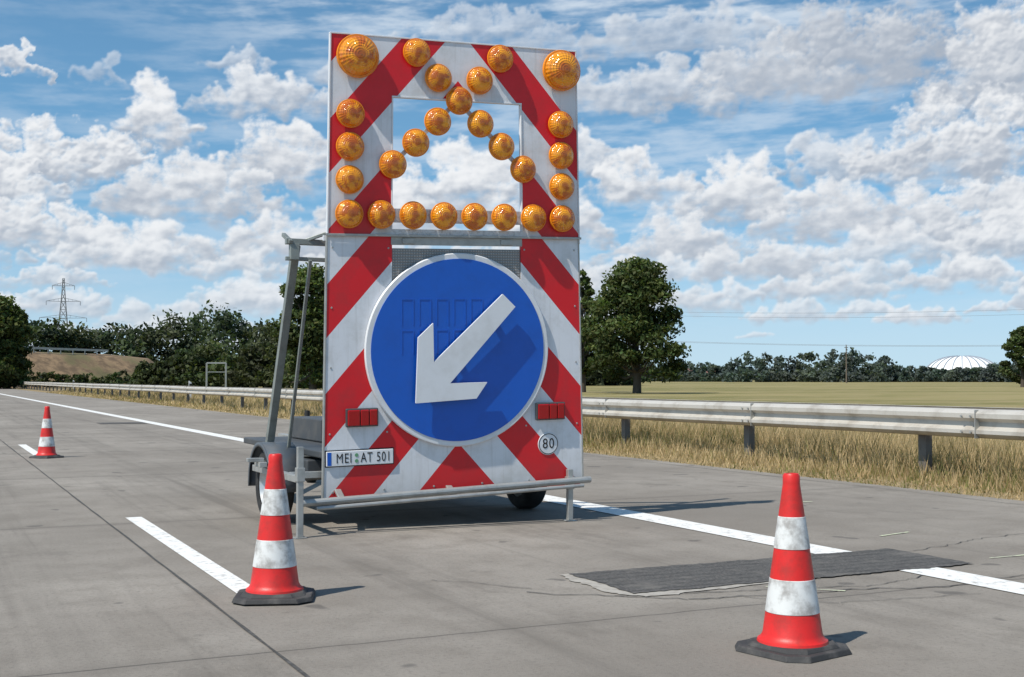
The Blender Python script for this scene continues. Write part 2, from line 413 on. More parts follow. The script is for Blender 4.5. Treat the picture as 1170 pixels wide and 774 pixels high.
def ribbon(pts,w,z,m=0):
    n=len(pts);vs=[]
    for i,(px,py) in enumerate(pts):
        a=pts[max(i-1,0)];c=pts[min(i+1,n-1)]; dx,dy=c[0]-a[0],c[1]-a[1];l=math.hypot(dx,dy) or 1
        ww=w*(.6+.8*random.random())/2
        vs+=[(px-dy/l*ww,py+dx/l*ww,z),(px+dy/l*ww,py-dx/l*ww,z)]
    b.add(vs,[(2*i,2*i+1,2*i+3,2*i+2) for i in range(n-1)],m)
ribbon([(1.352+random.uniform(-.003,.003),-20+i*.4) for i in range(900)],.016,.0085)
ribbon([(9.02+random.uniform(-.01,.01),-20+i*.6) for i in range(600)],.012,.0085)
def crack(x0,y0,x1,y1,n,amp,w):
    pts=[];o=0
    for i in range(n+1):
        t=i/n;o+=random.uniform(-amp,amp);o*=.9
        pts.append((x0+(x1-x0)*t-(y1-y0)*o,y0+(y1-y0)*t+(x1-x0)*o*.5))
    ribbon(pts,w,.0087)
b.obj('joint_sealant_lines',[js],fix=False)
b=MB()
crack(2.95,5.93,3.6,5.36,14,.05,.010); crack(3.6,5.36,5.2,5.08,40,.03,.012); crack(3.3,5.6,4.7,5.28,36,.03,.009)
crack(5.2,5.08,6.3,5.28,26,.04,.009); crack(3.9,5.3,4.25,4.95,10,.05,.006); crack(4.7,5.28,5.5,5.45,16,.05,.006)
crack(4.25,4.95,5.1,4.86,20,.05,.005); crack(3.0,6.0,2.6,6.5,12,.05,.006); crack(5.9,6.2,7.4,6.6,30,.04,.006)
b.obj('pavement_cracks',[js],fix=False)
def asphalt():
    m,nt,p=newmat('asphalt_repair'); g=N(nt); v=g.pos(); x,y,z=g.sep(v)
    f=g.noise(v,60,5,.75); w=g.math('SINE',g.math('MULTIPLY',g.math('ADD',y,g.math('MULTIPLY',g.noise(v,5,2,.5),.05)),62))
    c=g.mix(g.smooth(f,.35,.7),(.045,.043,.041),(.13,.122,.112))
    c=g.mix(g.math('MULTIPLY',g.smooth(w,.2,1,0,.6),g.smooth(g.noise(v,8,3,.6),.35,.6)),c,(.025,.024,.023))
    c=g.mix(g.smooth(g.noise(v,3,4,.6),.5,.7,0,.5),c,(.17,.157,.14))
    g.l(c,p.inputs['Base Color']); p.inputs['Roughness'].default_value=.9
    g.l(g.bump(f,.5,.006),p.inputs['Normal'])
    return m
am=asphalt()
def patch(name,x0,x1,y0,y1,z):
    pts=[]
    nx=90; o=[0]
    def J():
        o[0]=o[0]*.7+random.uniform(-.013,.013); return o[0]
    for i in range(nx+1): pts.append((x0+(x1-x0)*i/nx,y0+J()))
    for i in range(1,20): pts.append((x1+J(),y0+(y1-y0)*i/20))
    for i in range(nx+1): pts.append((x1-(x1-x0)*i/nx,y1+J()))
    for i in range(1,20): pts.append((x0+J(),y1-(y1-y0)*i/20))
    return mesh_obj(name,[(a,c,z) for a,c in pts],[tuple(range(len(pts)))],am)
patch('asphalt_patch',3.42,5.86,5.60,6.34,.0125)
patch('dark_road_patch',4.1,5.25,32.3,33.3,.0125)  # dark patch lying across the road further off
b=MB(); sm=simple('pale_mortar',(.36,.335,.295),.9,0,.9,14,0,(.25,.225,.195))
outl=[(3.37,6.34),(3.33,6.15),(3.35,5.95),(3.31,5.78),(3.36,5.62),(3.45,5.53),(3.60,5.50),(3.75,5.545),(3.95,5.54),(4.2,5.575),(4.5,5.57),(4.7,5.60)]
pts=[]
for i in range(len(outl)-1):
    for k in range(6):
        t=k/6; pts.append((outl[i][0]*(1-t)+outl[i+1][0]*t+random.uniform(-.012,.012),outl[i][1]*(1-t)+outl[i+1][1]*t+random.uniform(-.012,.012)))
nP=len(pts)
inn=[(max(q[0],3.45)+.05,max(q[1],5.62)+.03) for q in pts]
b.add([(q[0],q[1],.0088) for q in pts]+[(q[0],q[1],.0088) for q in inn],[(i,i+1,nP+i+1,nP+i) for i in range(nP-1)])
b.obj('mortar_smear',[sm],fix=False)
b=MB()
ym=paint_mat('survey_paint',(.62,.66,.45),.55)
ribbon([(6.3+i*.05,6.9+i*.012) for i in range(8)],.02,.0088); ribbon([(4.2+i*.05,5.50-i*.05) for i in range(7)],.016,.0092)
ribbon([(7.2+i*.05,9.1) for i in range(7)],.03,.0088); ribbon([(6.15+i*.05,5.75) for i in range(10)],.02,.0088)
b.obj('survey_marks',[ym],fix=False)

# ------------------------------------------------------------ guardrail
e=empty('guardrail',(10.6,20,0))
def inv(o,e=e): o.location=-Vector(e.location); return o
prof=[(.0,.495),(.03,.505),(.082,.545),(.082,.585),(.02,.625),(.02,.675),(.082,.715),(.082,.765),(.03,.805),(.0,.815)]
def wbeam(name,x0,sg):
    vs=[];fs=[];k=len(prof);ys=[-12+i*4.0 for i in range(150)]
    for j,yy in enumerate(ys):
        dz=.008*math.sin(yy*.37+x0);dx=.012*math.sin(yy*.21)
        for a,zz in prof: vs.append((x0-sg*a+dx,yy,zz+dz))
    for j in range(len(ys)-1):
        for i in range(k-1): fs.append((j*k+i,j*k+i+1,(j+1)*k+i+1,(j+1)*k+i))
    o=mesh_obj(name,vs,fs,[M['rail']],e,smooth=False); s=o.modifiers.new('s','SOLIDIFY'); s.thickness=.005; smooth_by_angle(o,30)
    return inv(o)
wbeam('front_beam',10.42,1); wbeam('back_beam',11.02,-1)
b=MB(); b2=MB()
y=10.9-3.4*6
while y<330:
    b.box(10.60,10.605,y-.06,y+.06,-.1,.80); b.box(10.605,10.70,y-.06,y-.055,-.1,.80); b.box(10.605,10.70,y+.055,y+.06,-.1,.80)
    b.box(10.43,10.598,y-.05,y+.05,.60,.71)
    b.box(10.705,11.01,y-.05,y+.05,.60,.71)
    y+=3.4
inv(b.obj('posts',[M['post']],e))
y=-10
while y<330:
    b2.box(10.335,10.40,y-.16,y-.152,.50,.81)
    y+=4.0
for i in range(24):
    yy=-2+4.0*i
    for zz in (.57,.74):
        b2.tube((10.335,yy+.03,zz),(10.32,yy+.03,zz),.014,n=6); b2.tube((10.335,yy-.1,zz),(10.32,yy-.1,zz),.014,n=6)
inv(b2.obj('splice_bolts',[M['galv']],e))

# ------------------------------------------------------------ foliage / grass
def attr_mat(name,rough=.8,trans=.25,spec=.15):
    m,nt,p=newmat(name); g=N(nt)
    a=g.n('ShaderNodeAttribute',attribute_name='tint'); g.l(a.outputs['Color'],p.inputs['Base Color'])
    p.inputs['Roughness'].default_value=rough; p.inputs['Specular IOR Level'].default_value=spec
    if trans:
        t=g.n('ShaderNodeBsdfTranslucent'); g.l(g.mix(1.,a.outputs['Color'],(1.3,1.4,.7),'MULTIPLY'),t.inputs[0])
        ms=g.n('ShaderNodeMixShader'); ms.inputs[0].default_value=trans
        g.l(p.outputs[0],ms.inputs[1]); g.l(t.outputs[0],ms.inputs[2]); g.l(ms.outputs[0],nt.nodes['Material Output'].inputs[0])
    return m
leafm=attr_mat('foliage',.65,.3,.25); grassm=attr_mat('dry_grass',.85,.3,.1)
def np_mesh(name,V,k,colors,mat,parent=None):
    nf=len(V)//k; me=bpy.data.meshes.new(name)
    me.vertices.add(len(V)); me.vertices.foreach_set('co',V.astype(np.float32).ravel())
    me.loops.add(nf*k); me.loops.foreach_set('vertex_index',np.arange(nf*k,dtype=np.int32))
    me.polygons.add(nf); me.polygons.foreach_set('loop_start',np.arange(0,nf*k,k,dtype=np.int32))
    me.polygons.foreach_set('loop_total',np.full(nf,k,dtype=np.int32))
    at=me.attributes.new('tint','FLOAT_COLOR','FACE')
    c=np.ones((nf,4),np.float32); c[:,:3]=colors; at.data.foreach_set('color',c.ravel())
    me.materials.append(mat); me.update(calc_edges=True)
    return link(bpy.data.objects.new(name,me),parent)
def leaves(C,size,flat=.5):
    n=len(C); nrm=rng.normal(size=(n,3)); nrm[:,2]+=flat; nrm/=np.linalg.norm(nrm,axis=1)[:,None]
    t=rng.normal(size=(n,3)); t-= (t*nrm).sum(1)[:,None]*nrm; t/=np.linalg.norm(t,axis=1)[:,None]; bt=np.cross(nrm,t)
    s=(size*(.6+.8*rng.random(n)))[:,None]
    return np.stack([C-t*s,C-bt*s*.55,C+t*s,C+bt*s*.55],1).reshape(-1,3)
def tree(name,loc,height,width,crown_base,nclump=70,nleaf=260,leaf=.16,seed=1,sparse=1.,tone=1.):
    r=np.random.default_rng(seed); global rng; rng=r
    e=empty(name,loc)
    cz0=crown_base; ch=height-cz0
    cl=[]
    while len(cl)<nclump:
        t=r.random(); a=r.random()*2*math.pi
        pr=(math.sin(math.pi*min(1,(t*.86+.12)))**.55)*(1-.25*t)
        rr=width/2*pr*(.35+.65*math.sqrt(r.random()))*(.82+.3*math.sin(a*2+seed)+.12*math.sin(a*5+t*7))
        cl.append((rr*math.cos(a)*.92,rr*math.sin(a)*.92,cz0+ch*(.03+.94*t)))
    cl=np.array(cl)
    rad_c=width*.085*(.6+.8*r.random(nclump))
    Cs=[];cols=[]
    for c,rc in zip(cl,rad_c):
        k=int(nleaf*sparse*(.5+r.random()))
        q=r.normal(size=(k,3)); q/=np.linalg.norm(q,axis=1)[:,None]; q*=(r.random(k)**.45)[:,None]
        q*=np.array([1.25,1.25,.75])*rc*1.35
        Cs.append(c+q)
        base=np.array([.062,.086,.026])*(.6+.85*r.random())*tone
        cc=base[None,:]*(.65+.7*r.random((k,1)))*np.array([1,1,1])
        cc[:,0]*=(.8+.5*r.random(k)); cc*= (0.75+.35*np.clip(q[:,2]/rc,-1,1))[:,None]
        cols.append(cc)
    C=np.concatenate(Cs); K=np.concatenate(cols)
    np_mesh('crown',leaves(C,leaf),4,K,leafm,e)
    b=MB(); tr=height*.022+.05
    pts=[Vector((0,0,-.1)),Vector((.05*width*.2,0,height*.18)),Vector((-.03*width*.3,.05,height*.4)),Vector((.02,0,height*.65)),Vector((.0,.05,height*.88))]
    rs=[tr*1.35,tr,tr*.75,tr*.45,tr*.12]
    for i in range(4): b.tube(pts[i],pts[i+1],rs[i],rs[i+1],10,cap=False)
    for i in range(0,nclump,2):
        c=Vector(cl[i]); t=min(.85,max(.16,(c.z-abs(c.x)*.5)/height-.12)); z0=t*height
        for j in range(4):
            if pts[j].z<=z0<=pts[j+1].z: s=pts[j].lerp(pts[j+1],(z0-pts[j].z)/(pts[j+1].z-pts[j].z)); rr=rs[j]
        mid=s.lerp(c,.5)+Vector((0,0,-.04*height)); 
        b.tube(s,mid,rr*.38,rr*.22,6,cap=False); b.tube(mid,c,rr*.22,rr*.06,6,cap=False)
    b.obj('trunk_and_limbs',[M['bark']],e,smooth=50)
    return e
def at(azd,dist,z=0): return (dist*math.sin(rad(azd)),dist*math.cos(rad(azd)),z)
tree('oak_tree',at(31.55,96),10.2,8.6,1.2,105,250,.17,3,1.,1.3)
tree('oak_tree.001',at(29.0,104),10.3,4.6,1.5,60,200,.16,5,.8,1.4)
tree('oak_tree.002',at(16.5,92),9.4,6.6,.4,90,260,.17,8,1.,1.5)
tree('oak_tree.003',at(48.35,180),8.2,5.4,.5,60,200,.22,9,1.,1.1)
tree('oak_tree.004',at(3.0,150),10.0,9.5,.3,110,230,.26,12,1.,1.25)

def treeline(name,pts,depth,step,leaf,seed,tone=1.,dens=140,haze=0.,under=0.):
    r=np.random.default_rng(seed); global rng; rng=r
    A=np.array(pts); Cs=[];K=[]
    a=A[0,0]
    while a<A[-1,0]:
        dist=np.interp(a,A[:,0],A[:,1]); h0=np.interp(a,A[:,0],A[:,2])
        dd=dist+r.uniform(0,depth); h=h0*(.74+.36*r.random()); w=h*(.34+.25*r.random())
        x,y,_=at(a,dd)
        ncl=int(14+h*1.5)
        tn=np.array([.052,.074,.025])*(.6+.85*r.random())*tone*np.array([.85+.45*r.random(),1,1])
        for i in range(ncl):
            low=r.random()<under
            t=r.random()*.35 if low else r.random()**.8; an=r.random()*6.283
            rr=w*(1.5 if low else .9)*math.sqrt(r.random())*(math.sin(math.pi*min(1,t*.75+.22))**.6)
            c=np.array([x+rr*math.cos(an),y+rr*math.sin(an),h*(.04+.9*t)]); rc=h*.135*(.7+.7*r.random())
            k=int(dens*(.5+r.random())/ncl*6)
            q=r.normal(size=(k,3)); q/=np.linalg.norm(q,axis=1)[:,None]; q*=(r.random(k)**.5)[:,None]*rc*np.array([1.3,1.3,.9])
            Cs.append(c+q)
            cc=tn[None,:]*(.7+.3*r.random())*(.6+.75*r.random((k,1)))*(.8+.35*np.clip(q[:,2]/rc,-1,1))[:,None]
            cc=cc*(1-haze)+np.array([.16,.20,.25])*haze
            K.append(cc)
        a+=math.degrees(step*h/9/dist)*(.7+.6*r.random())
    C=np.concatenate(Cs);K=np.concatenate(K)
    C[:,2]=np.maximum(C[:,2],.05)
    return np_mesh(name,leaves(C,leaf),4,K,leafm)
treeline('forest_edge',[(-4,200,12.0),(4,200,12.0),(5.2,215,11.5),(7.6,215,11.5),(8.0,210,9),(8.8,210,9.5),(9.6,205,12.8),(12.0,205,12.6),(14.5,200,12),(15.2,200,12.2),(18,190,11.5),(24,190,10),(30,195,9),(31,200,4)],18,1.25,.42,21,1.25,190,.07,.35)
treeline('bushes',[(8.8,165,3.0),(12,160,5.6),(15.5,150,6.0),(17,150,5)],6,1.5,.30,22,1.3,110,0.03,.4)
treeline('embankment_scrub',[(-2,164,1.2),(3,164,2.4),(6.5,168,1.6),(9.4,178,2.6)],5,2.6,.25,25,1.2,34,0,.5)
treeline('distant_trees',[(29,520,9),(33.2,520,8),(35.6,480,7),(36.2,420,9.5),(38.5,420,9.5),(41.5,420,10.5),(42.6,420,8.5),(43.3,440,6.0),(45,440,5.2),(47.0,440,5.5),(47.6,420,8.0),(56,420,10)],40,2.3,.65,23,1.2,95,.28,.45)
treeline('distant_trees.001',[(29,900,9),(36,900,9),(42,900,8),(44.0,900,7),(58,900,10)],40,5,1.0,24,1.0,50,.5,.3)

def grass(x0,x1,y0,y1,n,hmin,hmax,w,seed,edge=True):
    r=np.random.default_rng(seed)
    X=x0+(x1-x0)*r.random(n); Y=y0+(y1-y0)*r.random(n)**1.3
    cl=np.sin(X*2.1+Y*.9)*np.sin(Y*1.7-X)*.5+.5
    cl2=np.sin(X*.7+Y*.31+1)*np.sin(Y*.43)*.5+.5
    hh=(hmin+(hmax-hmin)*r.random(n)**1.4)*(.55+.7*cl)
    if edge: hh*=np.clip((X-9.30)/1.9,.14,1)
    a=r.random(n)*6.283; lean=hh*(.15+.5*r.random(n)); la=r.random(n)*6.283
    ww=w*(.6+.8*r.random(n))*(1+Y/18)
    dx=np.cos(a)*ww;dy=np.sin(a)*ww
    B=np.stack([X,Y,np.zeros(n)],1)
    v0=B-np.stack([dx,dy,np.zeros(n)],1); v1=B+np.stack([dx,dy,np.zeros(n)],1)
    v2=B+np.stack([np.cos(la)*lean,np.sin(la)*lean,hh],1)
    V=np.stack([v0,v1,v2],1).reshape(-1,3)
    t=np.clip(r.random(n)*.55+cl2*.6-.1,0,1)[:,None]
    straw=np.array([.58,.455,.275]);ol=np.array([.22,.21,.08]);br=np.array([.40,.285,.155])
    K=straw*(1-t)+br*t; gm=(r.random(n)<(.07+.24*(cl2>.76)))[:,None]; K=np.where(gm,ol,K); K=K*(.65+.6*r.random((n,1)))
    return V,K
parts=[grass(9.28,14.5,4,32,100000,.12,.48,.0045,1),grass(9.4,16,32,110,45000,.15,.45,.007,2),grass(14.5,26,10,60,26000,.12,.35,.010,3,False)]
V=np.concatenate([p[0] for p in parts]);K=np.concatenate([p[1] for p in parts])
np_mesh('verge_grass',V,3,K,grassm)

# ------------------------------------------------------------ traffic cones
def cone(name,loc,rotz,tilt=0):
    e=empty(name,loc,(tilt,0,rotz))
    b=MB()
    def octo(s,c): return [(s,-s+c),(s,s-c),(s-c,s),(-s+c,s),(-s,s-c),(-s,-s+c),(-s+c,-s),(s-c,-s)]
    for s,c,z0,z1,s2 in ((.205,.07,0,.024,.195),(.165,.06,.0235,.040,.150)):
        lo=[(x,y,z0) for x,y in octo(s,c)]; hi=[(x,y,z1) for x,y in octo(s2,c)]
        b.add(lo+hi,[tuple(reversed(range(8))),tuple(range(8,16))]+[(i,(i+1)%8,8+(i+1)%8,8+i) for i in range(8)])
    b.obj('rubber_base',[M['rubber']],e,bev=.004)
    b=MB()
    R=lambda z: .128-(z-.05)*(.128-.034)/(.715-.05)
    pr=[(.150,.036),(.146,.050),(.134,.058),(R(.075),.075),(R(.165),.165),(R(.165)+.002,.167),(R(.303)+.002,.303),(R(.303),.305),(R(.43),.43),(R(.43)+.002,.432),(R(.563)+.002,.563),(R(.565),.565),(R(.70),.70),(.036,.702),(.036,.735),(.030,.745),(.022,.746),(.020,.70)]
    ms=[0,0,0,0,1,1,1,0,0,1,1,0,0,0,0,0,0]
    b.lathe(pr,48,mats=ms)
    b.obj('cone_body',[M['conered'],M['conewhite']],e,smooth=35)
    return e
cone('traffic_cone',(3.33,4.18,.004),rad(12))
cone('traffic_cone.001',(1.675,6.32,.012),rad(-20))
cone('traffic_cone.002',(1.66,19.0,.004),rad(30))

# ------------------------------------------------------------ arrow board trailer
T=empty('arrow_board_trailer',(3.8,9.6,0))
def world_child(o):
    o.matrix_parent_inverse=Matrix.Translation(-Vector(T.location)); return o
PM=Matrix.Translation((3.80,8.85,.262))@Euler((0,0,rad(-4)),'XYZ').to_matrix().to_4x4()@Euler((rad(4),0,0)).to_matrix().to_4x4()@Euler((0,rad(-1.6),0)).to_matrix().to_4x4()
def panel_child(o,loc=(0,0,0)):
    o.parent=T; o.matrix_parent_inverse=Matrix.Translation(-Vector(T.location)); o.matrix_basis=PM@Matrix.Translation(loc); return o
KS=.021; H1=2.0;H2=1.48;hw=1.068
def ks(b,z0=0):
    b.v=[(x*(1-KS*(z+z0)),y,z) for x,y,z in b.v]; return b
b=MB()
b.prism([(-hw,0),(hw,0),(hw,H1-.01),(.55,H1-.01),(.55,.95),(-.55,.95),(-.55,H1-.01),(-hw,H1-.01)],0,.03)
panel_child(ks(b).obj('lower_panel',[M['stripe']],bev=.003))
b=MB(); b.box(-.548,.548,.012,.03,.955,1.90)
panel_child(ks(b).obj('tread_plate',[M['tread']]))
b=MB()
b.box(-.56,.56,-.006,.03,1.925,1.985)
for xx in (-.42,.42): b.box(xx-.05,xx+.05,-.016,-.0065,1.935,1.975)
b.box(-hw-.012,-hw,-.006,.036,-.01,H1-.01); b.box(hw,hw+.012,-.006,.036,-.01,H1-.01); b.box(-hw-.012,hw+.012,-.006,.036,-.024,-.0105)
for xx in (-1.0,-.6,-.2,.2,.6,1.0):
    b.tube((xx,-.004,.06),(xx,.001,.06),.009,n=8)
for xx in (-1.03,-.58,.58,1.03):
    for zz in (.5,1.0,1.45,1.9): b.tube((xx,-.004,zz),(xx,.001,zz),.008,n=8)
panel_child(ks(b).obj('panel_edge_trim_and_rivets',[M['galv']],bev=.002))
b=MB()
b.box(-hw,-.565,0,.03,0.0,H2); b.box(.565,hw,0,.03,0.0,H2); b.box(-.565,.565,0,.03,1.05,H2)
panel_child(ks(b,H1).obj('upper_panel',[M['stripe']]),(0,-.012,H1))
b=MB()
b.box(-.565,.565,0,.03,0.0,.045); b.box(-.565,.565,.004,.026,.095,.20)
b.beam((-.56,.008,.53),(0,.008,1.04),.035,.012,up=(0,1,0)); b.beam((.56,.008,.53),(0,.008,1.04),.035,.012,up=(0,1,0))
panel_child(ks(b,H1).obj('lamp_rails',[simple('perforated_aluminium',(.6,.61,.62),.4,.3,.5,40,0,(.2,.2,.2))]),(0,-.012,H1))
b=MB()
b.box(-hw-.012,-hw,-.006,.036,0.005,H2); b.box(hw,hw+.012,-.006,.036,0.005,H2); b.box(-hw-.012,hw+.012,-.006,.036,H2,H2+.012)
b.box(-.565,.565,-.006,.036,1.036,1.049); b.box(-.564,-.553,-.006,.036,.046,1.035); b.box(.553,.564,-.006,.036,.046,1.035)
b.box(-hw-.03,hw+.03,.035,.06,-.05,-.01)
panel_child(ks(b,H1).obj('upper_edge_trim',[M['white']],bev=.002),(0,-.012,H1))
b=MB()
b.box(-hw-.02,hw+.02,-.03,-.013,-.014,.004)
panel_child(ks(b,H1).obj('hinge_strip',[M['galv']],bev=.002),(0,-.0,H1))
def lamp_mesh(name):
    b=MB()
    pr=[(0,-.62),(.25,-.61),(.5,-.56),(.72,-.46),(.88,-.33),(.97,-.18),(.985,-.06)]
    b.lathe(pr,40,axis='Y',mats=[0]*6)
    pr=[(.985,-.07),(1.06,-.07),(1.08,-.03),(1.08,.10),(1.0,.12)]
    b.lathe(pr,40,axis='Y',mats=[1]*4)
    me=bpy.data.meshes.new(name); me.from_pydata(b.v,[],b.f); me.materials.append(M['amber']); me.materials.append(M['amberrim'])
    me.polygons.foreach_set('material_index',b.m)
    bm=bmesh.new(); bm.from_mesh(me); bmesh.ops.recalc_face_normals(bm,faces=bm.faces); bm.to_mesh(me); bm.free()
    me.polygons.foreach_set('use_smooth',[True]*len(me.polygons)); me.set_sharp_from_angle(angle=rad(50))
    return me
M['amberrim']=simple('amber_lamp_rim',(.85,.27,.006),.3,0,.3,8)
lm=lamp_mesh('lamp')
pos=[]
for xx in (.13,.39,.65,.91): pos+=[(xx,.15),(-xx,.15)]
for zz in (.405,.65,.895): pos+=[(.91,zz),(-.91,zz)]
pos+=[(0,1.035),(.185,.868),(-.185,.868),(.37,.70),(-.37,.70),(.56,.53),(-.56,.53),(.18,1.20),(-.18,1.20),(.365,1.38),(-.365,1.38)]
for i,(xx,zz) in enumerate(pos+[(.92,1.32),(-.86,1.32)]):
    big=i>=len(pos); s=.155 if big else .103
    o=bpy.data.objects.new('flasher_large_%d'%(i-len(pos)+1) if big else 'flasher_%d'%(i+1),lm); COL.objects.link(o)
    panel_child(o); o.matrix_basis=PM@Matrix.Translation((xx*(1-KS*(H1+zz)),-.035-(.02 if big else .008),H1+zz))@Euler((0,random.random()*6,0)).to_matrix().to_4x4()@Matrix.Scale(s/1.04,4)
dz=1.115
b=MB(); b.lathe([(0,-.035),(.745,-.035),(.752,-.028),(.752,-.005),(0,-.005)],96,axis='Y')
panel_child(b.obj('sign_disc',[M['white']],smooth=40),(0,0,dz))
b=MB(); b.lathe([(0,-.040),(.708,-.040),(.708,-.033)],96,axis='Y')
panel_child(b.obj('blue_face',[M['blue']],smooth=40),(0,0,dz))
b=MB()
for k,xx in enumerate((-.42,-.28,-.14,0.,.14)):
    for (z0,z1) in ((.20,.40),(-.02,.16)):
        if k==4 and z0<0: continue
        for a,c,e0,e1 in ((xx-.05,xx-.042,z0,z1),(xx+.042,xx+.05,z0,z1),(xx-.0415,xx+.0415,z1-.008,z1)):
            b.box(a,c,-.043,-.0395,e0,e1)
panel_child(b.obj('pressed_ribs',[M['blue']]),(0,0,dz))
arrow=[(-.375,-.395),(-.355,.105),(-.235,.215),(-.230,-.085),(.335,.435),(.440,.335),(-.10,-.250),(.205,-.250),(.115,-.375)]
b=MB(); b.prism(arrow,-.105,-.085)
panel_child(b.obj('arrow',[M['white']],bev=.003),(0,0,dz))
b=MB()
for ax,az_ in ((-.28,-.28),(.25,.27),(-.05,-.03)): b.tube((ax,-.09,az_),(ax,-.035,az_),.03,n=12)
panel_child(b.obj('arrow_spacers',[M['dark']]),(0,0,dz))
b=MB(); b.box(-.26,.26,-.014,-.001,-.056,.056)
panel_child(b.obj('number_plate',[M['white']],bev=.004),(-.79,-.004,.315))
b=MB(); b.box(-.268,.268,-.006,-.001,-.064,.064)
panel_child(b.obj('number_plate_frame',[M['textblack']],bev=.003),(-.79,0.0,.315))
b=MB(); b.box(-.252,-.222,-.0155,-.0142,-.05,.05); panel_child(b.obj('plate_blue_strip',[M['blue']]),(-.79,-.004,.315))
def text(name,body,size,loc,mat,sx=1):
    c=bpy.data.curves.new(name,'FONT'); c.body=body; c.size=size; c.align_x='CENTER'; c.align_y='CENTER'; c.extrude=.0006; c.space_character=1.15
    c.materials.append(mat); o=bpy.data.objects.new(name,c); COL.objects.link(o); panel_child(o)
    o.matrix_basis=PM@Matrix.Translation(loc)@Euler((rad(90),0,0)).to_matrix().to_4x4()@Matrix.Diagonal((sx,1,1,1)); return o
text('plate_text_1','MEI',.105,(-.915,-.0195,.313),M['textblack'],.70)
text('plate_text_2','AT 501',.105,(-.668,-.0195,.313),M['textblack'],.66)
b=MB(); b.lathe([(0,-.002),(.014,-.002),(.014,0)],16,c=(0,0,.022),axis='Y'); b.lathe([(0,-.002),(.014,-.002),(.014,0)],16,c=(0,0,-.022),axis='Y')
panel_child(b.obj('plate_seals',[M['greenstk']]),(-.818,-.0185,.315))
for nm,xx,zz in (('tail_light_1',-.775,.62),('tail_light_2',.775,.61)):
    b=MB(); b.box(-.125,.125,-.035,-.001,-.07,.07,0); b.box(-.115,-.02,-.05,-.0352,-.06,.06,1); b.box(-.016,.05,-.05,-.0352,-.06,.06,1); b.box(.054,.115,-.05,-.0352,-.06,.06,1)
    panel_child(b.obj(nm,[M['dark'],M['redlens']],bev=.008),(xx,0,zz))
b=MB(); b.lathe([(0,-.006),(.088,-.006),(.09,-.001)],40,axis='Y'); panel_child(b.obj('speed_sticker',[M['white']]),(.765,0,.345))
b=MB(); b.lathe([(.078,-.0065),(.084,-.0065)],40,axis='Y'); panel_child(b.obj('speed_ring',[M['textblack']]),(.765,-.0006,.345))
text('speed_text','80',.115,(.765,-.0075,.345),M['textblack'],.85)

b=MB()
zf=.50
for xx in (2.95,4.55): b.box(xx-.03,xx+.03,8.98,11.6,zf-.06,zf+.04)
for yy in (9.0,9.8,10.7,11.57): b.box(2.981,4.519,yy-.03,yy+.03,zf-.05,zf+.03)
b.beam((2.95,11.6,zf),(3.75,13.2,zf-.02),.06,.08); b.beam((4.55,11.6,zf),(3.75,13.2,zf-.02),.06,.08); b.beam((3.75,13.2,zf-.02),(3.75,13.9,zf-.02),.08,.08)
b.beam((2.68,9.75,.36),(4.86,9.75,.36),.07,.07)
b.tube((2.52,8.80,.235),(4.90,8.70,.335),.026,n=12)
b.tube((2.62,8.72,.20),(4.80,8.63,.295),.015,n=10)
for t in (.1,.5,.9):
    xx=2.62+2.2*t; b.beam((xx,8.82,.25+.09*t),(xx,9.2,.46),.05,.02)
for xx,yy,zt in ((2.47,8.64,.66),(4.73,8.74,.42)):
    b.box(xx-.022,xx+.022,yy-.022,yy+.022,.012,zt); b.box(xx-.045,xx+.045,yy-.045,yy+.045,.004,.0118); b.box(xx-.030,xx+.030,yy-.030,yy+.030,zt*.62,zt*.62+.10)
b.box(2.445,2.495,8.67,9.95,.40,.45); b.box(2.50,2.92,9.00,9.05,.40,.45); b.box(4.58,4.71,8.9,8.95,.40,.44)
b.box(2.38,2.44,9.45,9.62,.46,.50); b.box(2.30,2.43,9.50,9.56,.50,.53)
world_child(b.obj('chassis',[M['galv']],T,bev=.004))
b=MB()
for xx in (2.56,4.93):
    b.beam((xx,9.86,.60),(xx,9.10,2.17),.06,.06)
    b.beam((xx+.09 if xx<3 else xx-.09,9.6,.60),(xx+.09 if xx<3 else xx-.09,9.02,2.05),.025,.025)
b.beam((2.47,9.07,2.19),(2.86,9.07,2.19),.045,.045); b.beam((2.47,9.07,2.06),(2.86,9.07,2.06),.03,.03)
b.beam((2.50,9.02,2.18),(2.50,9.24,2.26),.03,.03); b.box(2.50,2.57,9.03,9.09,2.05,2.17); b.beam((2.62,9.07,2.20),(2.80,8.98,2.27),.025,.025)
for xx in (3.05,4.62): b.beam((xx,9.02,.5),(xx,8.95,3.40),.06,.05)
for z_ in (.8,1.5,2.10): b.beam((2.82,9.03-z_*.02,z_),(4.80,9.0-z_*.02,z_+.04),.05,.04)
world_child(b.obj('lifting_struts_and_mast',[M['strut']],T,bev=.004))
b=MB()
b.box(2.74,4.70,8.93,11.5,zf+.045,zf+.10); b.box(3.1,4.4,10.2,11.2,zf+.105,zf+.30)
b.box(2.70,2.90,9.25,9.7,.40,.52); b.box(3.0,4.5,9.1,9.13,.28,.44)
world_child(b.obj('deck_and_battery_box',[M['dark']],T,bev=.01))
